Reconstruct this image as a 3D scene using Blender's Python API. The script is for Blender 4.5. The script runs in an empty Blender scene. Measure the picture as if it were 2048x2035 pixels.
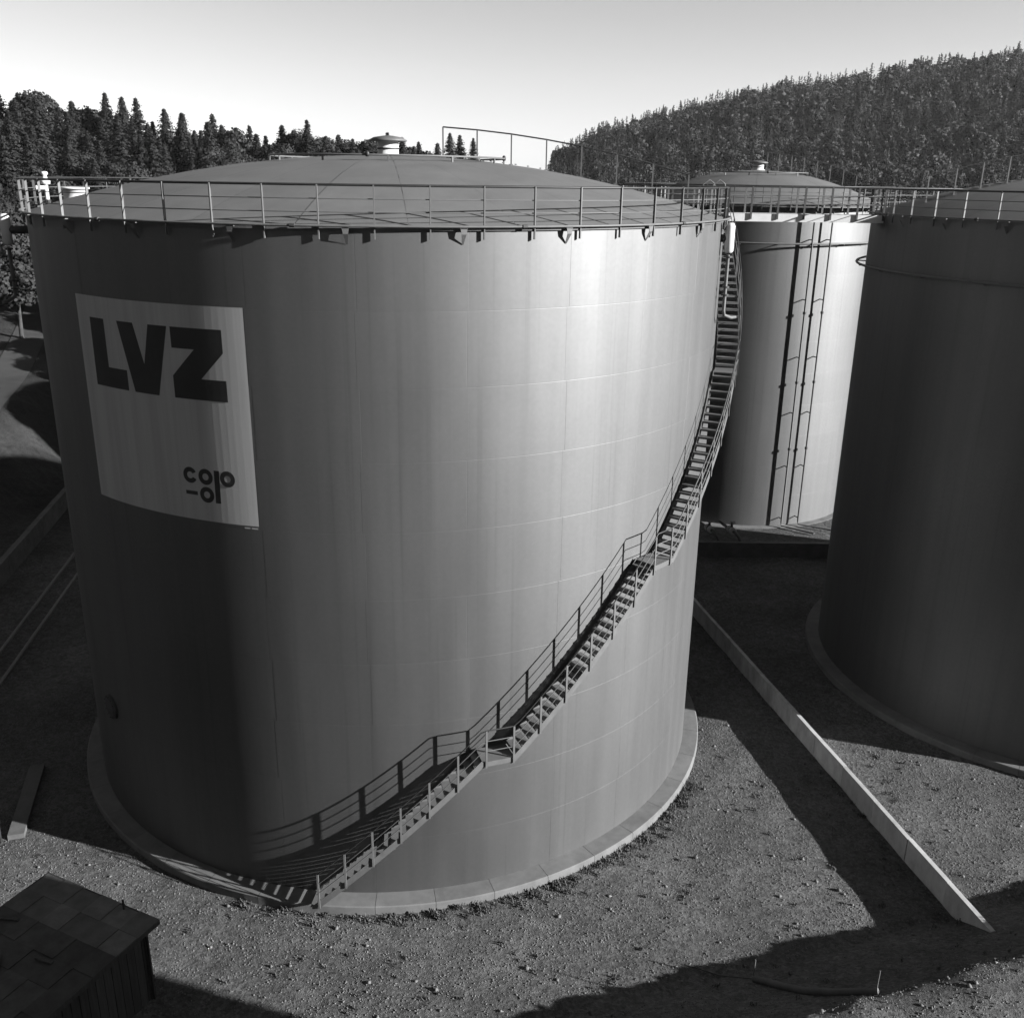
import bpy, bmesh, math, random
import numpy as np
from mathutils import Vector, Matrix

# ------------------------------------------------------------------ camera, sky, sun, exposure
scene = bpy.context.scene
CAM_Z = 20.79
cam_d = bpy.data.cameras.new('camera'); cam = bpy.data.objects.new('camera', cam_d)
scene.collection.objects.link(cam); scene.camera = cam
cam_d.sensor_fit = 'HORIZONTAL'; cam_d.sensor_width = 36.0
cam_d.lens = 1924.96 / 2048 * 36.0
cam_d.clip_start = 0.1; cam_d.clip_end = 20000
R_ = Vector((0.99989279, 0.00476099, 0.01384696)); U_ = Vector((-0.01464259, 0.32511179, 0.94556222)); F_ = Vector((0.0, 0.94566361, -0.32514665))
cam.matrix_world = Matrix(((R_.x, U_.x, -F_.x, 0), (R_.y, U_.y, -F_.y, 0), (R_.z, U_.z, -F_.z, CAM_Z), (0, 0, 0, 1)))

SUN_EL, SUN_AZ = 17.5, -17.5            # degrees; azimuth counted from +X towards +Y
SUN_STRENGTH, SKY_STRENGTH, EXPOSURE = 5.0, 0.05, 1.88
world = bpy.data.worlds.new('World'); scene.world = world; world.use_nodes = True
nt = world.node_tree; nt.nodes.clear()
sky = nt.nodes.new('ShaderNodeTexSky'); sky.sky_type = 'NISHITA'; sky.sun_disc = False
sky.sun_elevation = math.radians(SUN_EL); sky.sun_rotation = math.radians(90 - SUN_AZ)
sky.air_density = 2.0; sky.dust_density = 0.0; sky.ozone_density = 4.0; sky.altitude = 0
sep = nt.nodes.new('ShaderNodeSeparateColor')          # black-and-white film behind a red filter
m1 = nt.nodes.new('ShaderNodeMath'); m1.operation = 'MULTIPLY'; m1.inputs[1].default_value = 1.0
m2 = nt.nodes.new('ShaderNodeMath'); m2.operation = 'MULTIPLY_ADD'; m2.inputs[1].default_value = 0.0
bg = nt.nodes.new('ShaderNodeBackground'); bg.inputs[1].default_value = SKY_STRENGTH
wo = nt.nodes.new('ShaderNodeOutputWorld')
nt.links.new(sky.outputs[0], sep.inputs[0]); nt.links.new(sep.outputs[0], m1.inputs[0])
nt.links.new(sep.outputs[1], m2.inputs[0]); nt.links.new(m1.outputs[0], m2.inputs[2])
nt.links.new(m2.outputs[0], bg.inputs[0]); nt.links.new(bg.outputs[0], wo.inputs[0])

sun_d = bpy.data.lights.new('sun', 'SUN'); sun_d.energy = SUN_STRENGTH; sun_d.angle = math.radians(0.5); sun_d.color = (1, 1, 1)
sun = bpy.data.objects.new('sun', sun_d); scene.collection.objects.link(sun)
ce = math.cos(math.radians(SUN_EL)); SUND = Vector((math.cos(math.radians(SUN_AZ)) * ce, math.sin(math.radians(SUN_AZ)) * ce, math.sin(math.radians(SUN_EL))))
sun.rotation_euler = (-SUND).to_track_quat('-Z', 'Y').to_euler(); sun.location = SUND * 200
vs = scene.view_settings
scene.display_settings.display_device = 'sRGB'
vs.view_transform = 'Standard'; vs.look = 'None'; vs.gamma = 1.0; vs.exposure = EXPOSURE; vs.use_curve_mapping = False
scene.cycles.max_bounces = 6; scene.cycles.diffuse_bounces = 3; scene.cycles.glossy_bounces = 3
scene.cycles.transparent_max_bounces = 8; scene.cycles.volume_bounces = 0
scene.cycles.use_denoising = True
random.seed(7); RNG = np.random.default_rng(7)
rad = math.radians

# ------------------------------------------------------------------ helpers
COL = scene.collection
def link(o, parent=None):
    COL.objects.link(o)
    if parent is not None: o.parent = parent
    return o
def tag(o, label=None, cat=None, group=None, kind=None):
    if label: o['label'] = label
    if cat: o['category'] = cat
    if group: o['group'] = group
    if kind: o['kind'] = kind
    return o
def empty(name, loc=(0, 0, 0), rz=0, parent=None):
    o = bpy.data.objects.new(name, None); o.location = loc; o.rotation_euler = (0, 0, rz); o.empty_display_size = 0.3
    return link(o, parent)

class MB:
    def __init__(s): s.v = []; s.f = []; s.sm = []
    def add(s, vs_, fs, smooth=False):
        n = len(s.v); s.v += [tuple(v) for v in vs_]; s.f += [tuple(i + n for i in f) for f in fs]; s.sm += [smooth] * len(fs)
    def box(s, c, size, rz=0.0, axes=None):
        hx, hy, hz = size[0] / 2, size[1] / 2, size[2] / 2
        if axes is None:
            axes = (Vector((math.cos(rz), math.sin(rz), 0)), Vector((-math.sin(rz), math.cos(rz), 0)), Vector((0, 0, 1)))
        c = Vector(c); p = []
        for sx, sy, sz in ((-1, -1, -1), (1, -1, -1), (1, 1, -1), (-1, 1, -1), (-1, -1, 1), (1, -1, 1), (1, 1, 1), (-1, 1, 1)):
            p.append(c + axes[0] * hx * sx + axes[1] * hy * sy + axes[2] * hz * sz)
        s.add(p, [(3, 2, 1, 0), (4, 5, 6, 7), (0, 1, 5, 4), (1, 2, 6, 5), (2, 3, 7, 6), (3, 0, 4, 7)])
    def bar(s, a, b, w, h, up=(0, 0, 1)):
        a, b = Vector(a), Vector(b); d = b - a; L = d.length; d.normalize()
        u = Vector(up); sde = d.cross(u)
        if sde.length < 1e-4: sde = d.cross(Vector((1, 0, 0)))
        sde.normalize(); u2 = sde.cross(d)
        s.box((a + b) / 2, (L, w, h), axes=(d, sde, u2))
    def tube(s, pts, r, n=8, closed=False, caps=True):
        pts = [Vector(p) for p in pts]; N = len(pts); rings = []
        prev = None
        for i, p in enumerate(pts):
            if closed: t = pts[(i + 1) % N] - pts[i - 1]
            else: t = pts[min(i + 1, N - 1)] - pts[max(i - 1, 0)]
            t.normalize()
            if prev is None:
                ref = Vector((0, 0, 1)) if abs(t.z) < .9 else Vector((1, 0, 0))
                a = t.cross(ref).normalized()
            else:
                a = prev - t * prev.dot(t)
                a = a.normalized() if a.length > 1e-6 else t.orthogonal().normalized()
            prev = a; b = t.cross(a)
            rr = r[i] if isinstance(r, (list, tuple)) else r
            rings.append([p + a * (rr * math.cos(2 * math.pi * k / n)) + b * (rr * math.sin(2 * math.pi * k / n)) for k in range(n)])
        vs_ = [q for ring in rings for q in ring]; fs = []
        for i in range(N if closed else N - 1):
            j = (i + 1) % N
            for k in range(n):
                fs.append((i * n + k, i * n + (k + 1) % n, j * n + (k + 1) % n, j * n + k))
        s.add(vs_, fs, True)
        if caps and not closed:
            s.add(rings[0], [tuple(range(n - 1, -1, -1))]); s.add(rings[-1], [tuple(range(n))])
    def lathe(s, prof, n=32, c=(0, 0, 0), a0=0.0, a1=2 * math.pi, smooth=True):
        full = abs(a1 - a0 - 2 * math.pi) < 1e-6; m = n if full else n + 1; vs_ = []
        for i in range(m):
            a = a0 + (a1 - a0) * i / n
            for r, z in prof: vs_.append((c[0] + r * math.cos(a), c[1] + r * math.sin(a), c[2] + z))
        k = len(prof); fs = []
        for i in range(n):
            j = (i + 1) % m
            for q in range(k - 1): fs.append((i * k + q, j * k + q, j * k + q + 1, i * k + q + 1))
        s.add(vs_, fs, smooth)
    def mesh(s, name, mat):
        me = bpy.data.meshes.new(name); me.from_pydata(s.v, [], s.f)
        me.polygons.foreach_set('use_smooth', s.sm); me.materials.append(mat); me.update(); return me
    def build(s, name, mat, parent=None, loc=None):
        o = bpy.data.objects.new(name, s.mesh(name, mat))
        if loc is not None: o.location = loc
        return link(o, parent)
def inst(name, me, parent=None, loc=(0, 0, 0), rz=0, scale=None):
    o = bpy.data.objects.new(name, me); o.location = loc; o.rotation_euler = (0, 0, rz)
    if scale: o.scale = scale
    return link(o, parent)
def pol(r, az, z=0.0): return Vector((r * math.cos(rad(az)), r * math.sin(rad(az)), z))
def arc(r, z, a0=0, a1=360, n=120, closed=True):
    return [pol(r, a0 + (a1 - a0) * i / n, z) for i in range(n if closed else n + 1)]
def sstep(a, b, x):
    t = np.clip((np.asarray(x, float) - a) / (b - a), 0, 1); return t * t * (3 - 2 * t)

# ------------------------------------------------------------------ materials (the picture is black and white: every colour is a grey)
def material(name, v, rough=0.8, metal=0.0, spec=0.3):
    m = bpy.data.materials.new(name); m.use_nodes = True; n = m.node_tree.nodes; b = n['Principled BSDF']
    b.inputs['Base Color'].default_value = (v, v, v, 1); b.inputs['Roughness'].default_value = rough
    b.inputs['Metallic'].default_value = metal; b.inputs['Specular IOR Level'].default_value = spec
    return m, m.node_tree, b
def vary(tree, b, v, scale, amount, stretch=(1, 1, 1), detail=6, coords='Object', rnd=0.0, bump=0.0, bump_scale=None, bump_dist=0.02, contrast=(0.3, 0.7)):
    n, l = tree.nodes, tree.links
    tc = n.new('ShaderNodeNewGeometry'); mp = n.new('ShaderNodeMapping'); mp.inputs['Scale'].default_value = stretch
    l.new(tc.outputs['Position'], mp.inputs[0])
    nz = n.new('ShaderNodeTexNoise'); nz.inputs['Scale'].default_value = scale; nz.inputs['Detail'].default_value = detail; nz.inputs['Roughness'].default_value = 0.65
    l.new(mp.outputs[0], nz.inputs['Vector'])
    mr = n.new('ShaderNodeMapRange'); mr.inputs[1].default_value = contrast[0]; mr.inputs[2].default_value = contrast[1]
    mr.inputs[3].default_value = v * (1 - amount); mr.inputs[4].default_value = v * (1 + amount)
    l.new(nz.outputs['Fac'], mr.inputs[0]); out = mr.outputs[0]
    if rnd:
        oi = n.new('ShaderNodeObjectInfo'); m2 = n.new('ShaderNodeMapRange'); m2.inputs[3].default_value = 1 - rnd; m2.inputs[4].default_value = 1 + rnd
        l.new(oi.outputs['Random'], m2.inputs[0]); mu = n.new('ShaderNodeMath'); mu.operation = 'MULTIPLY'
        l.new(out, mu.inputs[0]); l.new(m2.outputs[0], mu.inputs[1]); out = mu.outputs[0]
    l.new(out, b.inputs['Base Color'])
    if bump:
        nb = n.new('ShaderNodeTexNoise'); nb.inputs['Scale'].default_value = bump_scale or scale * 3; nb.inputs['Detail'].default_value = 8; nb.inputs['Roughness'].default_value = 0.7
        l.new(mp.outputs[0], nb.inputs['Vector']); bp = n.new('ShaderNodeBump'); bp.inputs['Strength'].default_value = bump; bp.inputs['Distance'].default_value = bump_dist
        l.new(nb.outputs['Fac'], bp.inputs['Height']); l.new(bp.outputs[0], b.inputs['Normal'])
    return nz
M = {}
def simple(key, v, amount=0.15, scale=4, rough=0.8, metal=0.0, spec=0.3, **k):
    m, t, b = material(key, v, rough, metal, spec); vary(t, b, v, scale, amount, **k); M[key] = m; return m, t, b

# silver-grey tank paint: rain streaks run down the shell, each plate a shade of its own
def silver(key, v, metal, rough):
    m, t, b = material(key, v, rough, metal, 0.35); n, l = t.nodes, t.links
    geo = n.new('ShaderNodeNewGeometry'); oi = n.new('ShaderNodeObjectInfo')
    def noise(sc, det, stretch):
        mp = n.new('ShaderNodeMapping'); mp.inputs['Scale'].default_value = stretch; l.new(geo.outputs['Position'], mp.inputs[0])
        z = n.new('ShaderNodeTexNoise'); z.inputs['Scale'].default_value = sc; z.inputs['Detail'].default_value = det; l.new(mp.outputs[0], z.inputs['Vector']); return z.outputs['Fac']
    def mr(x, a, b_, c, d):
        r = n.new('ShaderNodeMapRange'); r.inputs[1].default_value = a; r.inputs[2].default_value = b_; r.inputs[3].default_value = c; r.inputs[4].default_value = d; l.new(x, r.inputs[0]); return r.outputs[0]
    def mul(a, b_):
        r = n.new('ShaderNodeMath'); r.operation = 'MULTIPLY'; l.new(a, r.inputs[0]); l.new(b_, r.inputs[1]); return r.outputs[0]
    streak = mr(noise(1.0, 6, (2.2, 2.2, .035)), .3, .7, .935, 1.05); wide = mr(noise(.35, 4, (1, 1, .5)), .3, .7, .94, 1.06); plate = mr(oi.outputs['Random'], 0, 1, .985, 1.015)
    runs = mr(noise(1.0, 3, (7, 7, .10)), .58, .74, 1.0, .89); fine = mr(noise(9, 5, (1, 1, 1)), .3, .7, .97, 1.03)
    c = mul(mul(mul(streak, wide), mul(plate, runs)), fine); k = n.new('ShaderNodeMath'); k.operation = 'MULTIPLY'; k.inputs[1].default_value = v; l.new(c, k.inputs[0]); l.new(k.outputs[0], b.inputs['Base Color'])
    l.new(mr(noise(.8, 5, (1.5, 1.5, .2)), .3, .7, rough - .025, rough + .03), b.inputs['Roughness'])
    bp = n.new('ShaderNodeBump'); bp.inputs['Strength'].default_value = 0.16; bp.inputs['Distance'].default_value = 0.05; l.new(noise(.45, 3, (1, 1, 1)), bp.inputs['Height']); l.new(bp.outputs[0], b.inputs['Normal'])
    M[key] = m
silver('tank_paint', 0.130, 0.97, 0.60)
simple('roof_paint', 0.083, 0.12, 0.8, rough=0.7, rnd=0.04, bump=0.05, bump_scale=3)
simple('sign_white', 0.29, 0.14, 1.2, rough=0.6, stretch=(2.5, 2.5, .07))
simple('sign_black', 0.018, 0.2, 2, rough=0.6)
simple('steel_light', 0.08, 0.15, 3, rough=0.55)
simple('steel_mid', 0.045, 0.2, 3, rough=0.5)
simple('steel_dark', 0.018, 0.2, 3, rough=0.5)
simple('pipe_white', 0.42, 0.08, 3, rough=0.5)
simple('pipe_dark', 0.03, 0.3, 3, rough=0.6)
simple('concrete', 0.095, 0.22, 1.6, rough=0.9, rnd=0.06, bump=0.25, bump_scale=25, bump_dist=.01)
simple('concrete_wall', 0.28, 0.3, 1.6, rough=0.9, rnd=0.14, bump=0.2, bump_scale=25, bump_dist=.01, stretch=(1, 1, .5))
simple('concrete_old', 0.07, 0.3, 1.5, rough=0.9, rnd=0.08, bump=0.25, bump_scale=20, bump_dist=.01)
simple('tar_sheet', 0.036, 0.35, 2.5, rough=0.85, rnd=0.28, bump=0.15, bump_scale=18, bump_dist=.01)
simple('tar_sheet_pale', 0.075, 0.3, 2.5, rough=0.85, rnd=0.2, bump=0.15, bump_scale=18, bump_dist=.01)  # paler tone for the two rear rows of roof sheets
simple('board', 0.036, 0.3, 3, rough=0.9, rnd=0.22, stretch=(6, 6, .4), bump=0.2, bump_scale=8, bump_dist=.005)
simple('bark', 0.03, 0.3, 3, rough=0.95)
simple('needles', 0.007, 0.45, 0.5, rough=0.8, rnd=0.3)
simple('leaves', 0.0115, 0.45, 0.45, rough=0.75, rnd=0.3)
simple('weed', 0.045, 0.4, 2, rough=0.8)
simple('far_wood', 0.02, 0.35, 0.05, rough=0.85, detail=8, contrast=(.35, .65))
simple('road_asphalt', 0.032, 0.2, 0.8, rough=0.9, stretch=(1, 1, 1))
simple('stone', 0.1, 0.5, 6, rough=0.95)

# ground: gravel yard, grassy further out
def ground_material():
    m, t, b = material('ground', 0.13, 0.97, 0, 0.15); n, l = t.nodes, t.links
    tc = n.new('ShaderNodeTexCoord')
    def noise(sc, det, rough=.65):
        z = n.new('ShaderNodeTexNoise'); z.inputs['Scale'].default_value = sc; z.inputs['Detail'].default_value = det; z.inputs['Roughness'].default_value = rough
        l.new(tc.outputs['Object'], z.inputs['Vector']); return z.outputs['Fac']
    def mrange(x, a, b_, c, d):
        r = n.new('ShaderNodeMapRange'); r.inputs[1].default_value = a; r.inputs[2].default_value = b_; r.inputs[3].default_value = c; r.inputs[4].default_value = d
        l.new(x, r.inputs[0]); return r.outputs[0]
    def mul(a, b_):
        r = n.new('ShaderNodeMath'); r.operation = 'MULTIPLY'; l.new(a, r.inputs[0]); l.new(b_, r.inputs[1]); return r.outputs[0]
    big = mrange(noise(.22, 7), .3, .7, .62, 1.32); mid = mrange(noise(2.2, 6), .3, .7, .75, 1.25); fine = mrange(noise(11, 4, .75), .3, .7, .6, 1.4)
    vo = n.new('ShaderNodeTexVoronoi'); vo.inputs['Scale'].default_value = 9; l.new(tc.outputs['Object'], vo.inputs['Vector'])
    cell = n.new('ShaderNodeSeparateColor'); l.new(vo.outputs['Color'], cell.inputs[0]); cells = mrange(cell.outputs[0], 0, 1, .7, 1.35)
    g = mul(mul(big, mid), mul(fine, cells))
    base = n.new('ShaderNodeMath'); base.operation = 'MULTIPLY'; base.inputs[1].default_value = 0.070; l.new(g, base.inputs[0])
    # grass away from the yard
    ln = n.new('ShaderNodeVectorMath'); ln.operation = 'LENGTH'
    mp = n.new('ShaderNodeMapping'); mp.inputs['Location'].default_value = (-8, -34, 0); l.new(tc.outputs['Object'], mp.inputs[0]); l.new(mp.outputs[0], ln.inputs[0])
    gr = n.new('ShaderNodeMath'); gr.operation = 'MULTIPLY'; gr.inputs[1].default_value = 0.026; l.new(mul(mul(big, mid), fine), gr.inputs[0])
    f = mrange(ln.outputs['Value'], 38, 46, 0, 1)
    mx = n.new('ShaderNodeMix'); mx.data_type = 'FLOAT'; l.new(f, mx.inputs[0]); l.new(base.outputs[0], mx.inputs[2]); l.new(gr.outputs[0], mx.inputs[3])
    l.new(mx.outputs[0], b.inputs['Base Color'])
    bp = n.new('ShaderNodeBump'); bp.inputs['Strength'].default_value = 0.9; bp.inputs['Distance'].default_value = 0.05; l.new(mul(fine, cells), bp.inputs['Height'])
    bp2 = n.new('ShaderNodeBump'); bp2.inputs['Strength'].default_value = 0.7; bp2.inputs['Distance'].default_value = 0.14; l.new(mid, bp2.inputs['Height'])
    l.new(bp2.outputs[0], bp.inputs['Normal']); l.new(bp.outputs[0], b.inputs['Normal'])
    M['ground'] = m
ground_material()

# ------------------------------------------------------------------ terrain
SKY_PHI = np.array([-180, -90, -60, -40, -26.35, -25, -23.9, -22.3, -20.2, -18.8, -16.8, -15, -12.9, -10.8, -8.7, -6.5, -5.1, -3.6, -2.4, -1.5, 1.3, 1.9, 4.5, 7.8, 10.4, 14.5, 17.5, 21, 23.3, 25.5, 40, 60, 90, 180])
SKY_EL = np.array([14, 13, 9, 5.0, 4.1, 4.15, 3.7, 3.6, 3.45, 2.9, 2.85, 2.65, 2.75, 2.6, 2.6, 2.45, 2.1, 1.5, 1.2, .3, .3, 1.3, 2.6, 3.4, 4.05, 4.85, 5.2, 5.7, 5.75, 6.1, 7, 9, 10, 14])  # hills outside the frame are added and raised to cut sky fill
def hills(x, y):
    x = np.asarray(x, float); y = np.asarray(y, float)
    d = np.hypot(x, y); phi = np.degrees(np.arctan2(x, y))
    el = np.interp(phi, SKY_PHI, SKY_EL)
    right = sstep(-1.5, 2.5, phi)
    right = np.maximum(right, 1 - sstep(-75, -45, phi))
    dr = 175 * (1 - right) + 560 * right; d0 = 88 * (1 - right) + 210 * right
    top = np.tan(np.radians(el)) * dr + CAM_Z - 15 * (1 - right) - 11.5 * right
    h = np.maximum(top, 0) * sstep(d0, dr, d)
    return h
BU = (-0.316, 0.949)
def terrain(x, y):
    x = np.asarray(x, float); y = np.asarray(y, float)
    h = hills(x, y)
    # bank on the left beyond the bund wall
    h = h + 4.2 * sstep(30.5, 36.5, -x - 0.10 * (y - 50)) * sstep(20, 40, y) * (1 - sstep(95, 150, np.hypot(x, y)))
    # ground climbs gently towards the rear terrace
    h = h + .46 * sstep(43, 50.5, y) * sstep(7.2, 10, x) * (1 - sstep(60, 90, y))
    # earth berm in the right foreground
    u = BU[0] * x + BU[1] * y
    prof = np.clip((17.9 - u) / (17.9 - 14.4), 0, 1)
    prof = prof * (1 - 0.22 * prof * (1 - prof) * 2)
    prof = np.where(u < 13.2, np.clip((u - 8.5) / (13.2 - 8.5), 0, 1), prof)
    wob = 1 + .022 * np.sin(x * 1.7 + .6) + .012 * np.sin(x * 3.9)
    h = h + 2.25 * wob * prof * sstep(-6, 1, x) * (1 - sstep(30, 40, x)) * (y > 0)
    # small unevenness
    near = 1 - sstep(60, 120, np.hypot(x, y))
    h = h + near * (.02 * np.sin(.9 * x + 1.3 * y) * np.sin(.7 * y - .4 * x) + .012 * np.sin(2.7 * x - 1.9 * y))
    return h
def tz(x, y): return float(terrain(x, y))

def build_ground():
    cx, cy = 2.0, 24.0
    rs = list(np.arange(0.0, 34, .55)); r = 34.0
    while r < 6000: r *= 1.045; rs.append(r)
    rs = np.array(rs); n = 420
    a = np.linspace(0, 2 * np.pi, n, endpoint=False)
    X = cx + rs[1:, None] * np.cos(a)[None]; Y = cy + rs[1:, None] * np.sin(a)[None]
    Z = terrain(X, Y)
    v = np.concatenate([[[cx, cy, tz(cx, cy)]], np.stack([X, Y, Z], -1).reshape(-1, 3)])
    f = [(0, 1 + k, 1 + (k + 1) % n) for k in range(n)]
    for i in range(len(rs) - 2):
        o = 1 + i * n
        f += [(o + k, o + n + k, o + n + (k + 1) % n, o + (k + 1) % n) for k in range(n)]
    me = bpy.data.meshes.new('ground'); me.from_pydata(v.tolist(), [], f); me.polygons.foreach_set('use_smooth', [True] * len(f)); me.materials.append(M['ground'])
    o = link(bpy.data.objects.new('ground', me)); tag(o, kind='structure')
build_ground()

# road over the bank on the left
def build_road(name, P, W, mat):
    mb = MB(); pts = []
    for i in range(60):
        t = i / 59 * (len(P) - 1); k = min(int(t), len(P) - 2); q = t - k
        pts.append(Vector(P[k]) * (1 - q) + Vector(P[k + 1]) * q)
    vs_ = []
    for i, p in enumerate(pts):
        d = (pts[min(i + 1, 59)] - pts[max(i - 1, 0)]).normalized(); nrm = Vector((d.y, -d.x))
        for s in np.linspace(-1, 1, 7):
            q = p + nrm * W * s / 2; vs_.append((q.x, q.y, tz(q.x, q.y) + .06))
    fs = [(i * 7 + k, i * 7 + k + 1, (i + 1) * 7 + k + 1, (i + 1) * 7 + k) for i in range(59) for k in range(6)]
    mb.add(vs_, fs, True); o = mb.build(name, M[mat]); tag(o, kind='structure')
build_road('road', [(-36.0, 58), (-41.5, 76.4), (-50.3, 103.4), (-58, 127), (-66, 150)], 3.0, 'road_asphalt')

# terrace behind, held by the retaining wall
mb = MB(); mb.box((22, 68, -.3), (40, 33.0, 3.2)); tag(mb.build('terrace', M['ground']), kind='structure')

# ------------------------------------------------------------------ tanks
Z0, ZT = 0.28, 19.57
def curved_plate_mesh(name, R, span, h, mat, seg=8, bev=.010, dep=.006):
    """One shell plate: curved, with sunk welded edges, origin on the tank axis at its lower edge."""
    az = [-span / 2, -span / 2 + math.degrees(bev / R)] + [-span / 2 + span * i / seg for i in range(1, seg)] + [span / 2 - math.degrees(bev / R), span / 2]
    zs = [0, bev, h - bev, h]; v = []; nr = []
    for i, a in enumerate(az):
        for j, z in enumerate(zs):
            e = (i in (0, len(az) - 1)) or (j in (0, 3))
            v.append(pol(R - (dep if e else 0), a, z)); nr.append(pol(1, a))
    f = [(i * 4 + j, (i + 1) * 4 + j, (i + 1) * 4 + j + 1, i * 4 + j + 1) for i in range(len(az) - 1) for j in range(3)]
    me = bpy.data.meshes.new(name); me.from_pydata([tuple(q) for q in v], [], f); me.materials.append(mat)
    me.polygons.foreach_set('use_smooth', [True] * len(f))
    # flat panel keeps the true cylinder normal, only the edge strips tilt
    me.update()
    ln = []
    for p in me.polygons:
        edge = any(((k // 4) in (0, len(az) - 1)) or ((k % 4) in (0, 3)) for k in p.vertices)
        for k in p.vertices:
            nv = nr[k].copy()
            if edge:
                nv = (nv * .72 + Vector(p.normal) * .28).normalized()
            ln.append(nv)
    me.normals_split_custom_set(ln)
    return me

def dome_z(r, R, rise): return rise * (1 - (r / R) ** 2)
def make_tank(name, c, R, z0, nplates, nposts, rise, phase, gore_n, ring_w=.595, courses=10, gallery=0):
    t = empty(name, (c[0], c[1], 0))
    H = ZT - z0; ch = H / courses
    pm = curved_plate_mesh('shell_plate', R, 360 / nplates, ch, M['tank_paint'])
    for k in range(courses):
        off = 0 if k % 2 == 0 else .35
        for i in range(nplates):
            inst('shell_plate', pm, t, (0, 0, z0 + k * ch), rad(phase + off + (i + .5) * 360 / nplates), scale=(1 + (i * 7 + k * 3) % 5 * 6e-5,) * 2 + (1,))
    # concrete foundation ring in cast segments
    nf = 42; mb = MB(); sp = 2 * math.pi / nf; g = .006 / R
    mb.lathe([(R - .25, z0 + .004), (R + ring_w - .03, z0 - .012), (R + ring_w, z0 - .045), (R + ring_w + .015, z0 - .6)], 4, a0=-sp / 2 + g, a1=sp / 2 - g, smooth=False)
    fm = mb.mesh('foundation_segment', M['concrete'])
    for i in range(nf): inst('foundation_segment', fm, t, rz=(i + .3) * sp)
    # roof gores
    mb = MB(); seg = 6; rr = [1.2, 2.2, 3.5, 5, 6.5, 8, 9.2, 10.2, 11] ; rr = [r * (R / 11.5) for r in rr] + [R - .03]
    span = 360 / gore_n; az = [-span / 2] + [-span / 2 + span * (.06 + .88 * i / seg) for i in range(seg + 1)] + [span / 2]
    v = []
    for i, a in enumerate(az):
        for r in rr:
            aa = a
            if i == 1: aa = -span / 2 + math.degrees(.02 / r)
            if i == len(az) - 2: aa = span / 2 - math.degrees(.02 / r)
            v.append(pol(r, aa, ZT + .05 + dome_z(r, R, rise) - (.02 if i in (0, len(az) - 1) else 0)))
    k = len(rr); mb.add(v, [(i * k + j, i * k + j + 1, (i + 1) * k + j + 1, (i + 1) * k + j) for i in range(len(az) - 1) for j in range(k - 1)], True)
    gm = mb.mesh('roof_plate', M['roof_paint'])
    gm.normals_split_custom_set([Vector((2 * rise * gm.vertices[q].co.x / R ** 2, 2 * rise * gm.vertices[q].co.y / R ** 2, 1)).normalized() for p_ in gm.polygons for q in p_.vertices])
    for i in range(gore_n): inst('roof_plate', gm, t, rz=rad(phase + i * span))
    r0 = rr[0]; mb = MB(); mb.lathe([(r0 + .05, ZT + .045 + dome_z(r0, R, rise)), (r0 * .5, ZT + .06 + dome_z(r0 * .5, R, rise)), (.0, ZT + .06 + rise)], 32)
    mb.build('roof_crown_plate', M['roof_paint'], t)
    # curb angle at the rim
    mb = MB(); mb.lathe([(R - .03, ZT - .005), (R + .075, ZT - .005), (R + .075, ZT + .055), (R - .12, ZT + .075)], 144, smooth=False)
    mb.build('curb_angle', M['steel_light'], t)
    # railing
    rl = R + .055 + gallery
    if gallery:
        mb = MB(); mb.lathe([(R + .02, ZT - .06), (R + gallery + .06, ZT - .06), (R + gallery + .06, ZT - .02), (R + .02, ZT - .02)], 120, smooth=False); mb.build('gallery_deck', M['steel_light'], t)
    mb = MB(); mb.tube(arc(rl, ZT + 1.01, n=nposts * 3), .030, 8, closed=True); rail = mb.build('top_rail', M['steel_dark'], t)
    for z in (.40, .70):
        mb = MB(); mb.tube(arc(rl, ZT + z, n=nposts * 3), .014, 6, closed=True); mb.build('mid_rail', M['steel_light'], rail)
    mb = MB(); mb.box((0, 0, .50), (.065, .03, 1.24)); po = mb.mesh('rail_post', M['steel_light'])
    for i in range(nposts):
        a = phase + 2.1 + i * 360 / nposts; inst('rail_post', po, rail, pol(rl + .03, a, ZT - .10), rad(a))
    # drench pipe along the foot of the railing, on plate brackets
    mb = MB(); mb.tube(arc(R + .17, ZT + .09, n=160), .030, 8, closed=True); dp = mb.build('drench_pipe', M['steel_light'], t)
    mb = MB(); mb.add([(0, -.09, .10), (0, .09, .10), (0, .06, -.05), (-.17, .02, -.30), (-.17, -.02, -.30), (0, -.06, -.05)], [(0, 1, 2, 5), (5, 2, 3, 4)])
    mb.add([(-.012 + q[0], q[1], q[2]) for q in [(0, -.09, .10), (0, .09, .10), (0, .06, -.05), (-.17, .02, -.30), (-.17, -.02, -.30), (0, -.06, -.05)]], [(5, 2, 1, 0), (4, 3, 2, 5)])
    mb.box((-.085, 0, .085), (.17, .16, .02))
    br = mb.mesh('bracket', M['steel_light'])
    nb = 26
    for i in range(nb):
        a = -74.16 + i * 360 / nb; inst('bracket', br, t, pol(R + .18, a, ZT - .04), rad(a))
    mb = MB(); mb.tube([(0, -.06, 0), (0, .06, 0)], .05, 10); cm = mb.mesh('pipe_coupling', M['pipe_dark'])
    for i in range(13):
        a = -66.5 + i * 360 / 13; inst('pipe_coupling', cm, dp, pol(R + .17, a, ZT + .09), rad(a))
    return t
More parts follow.
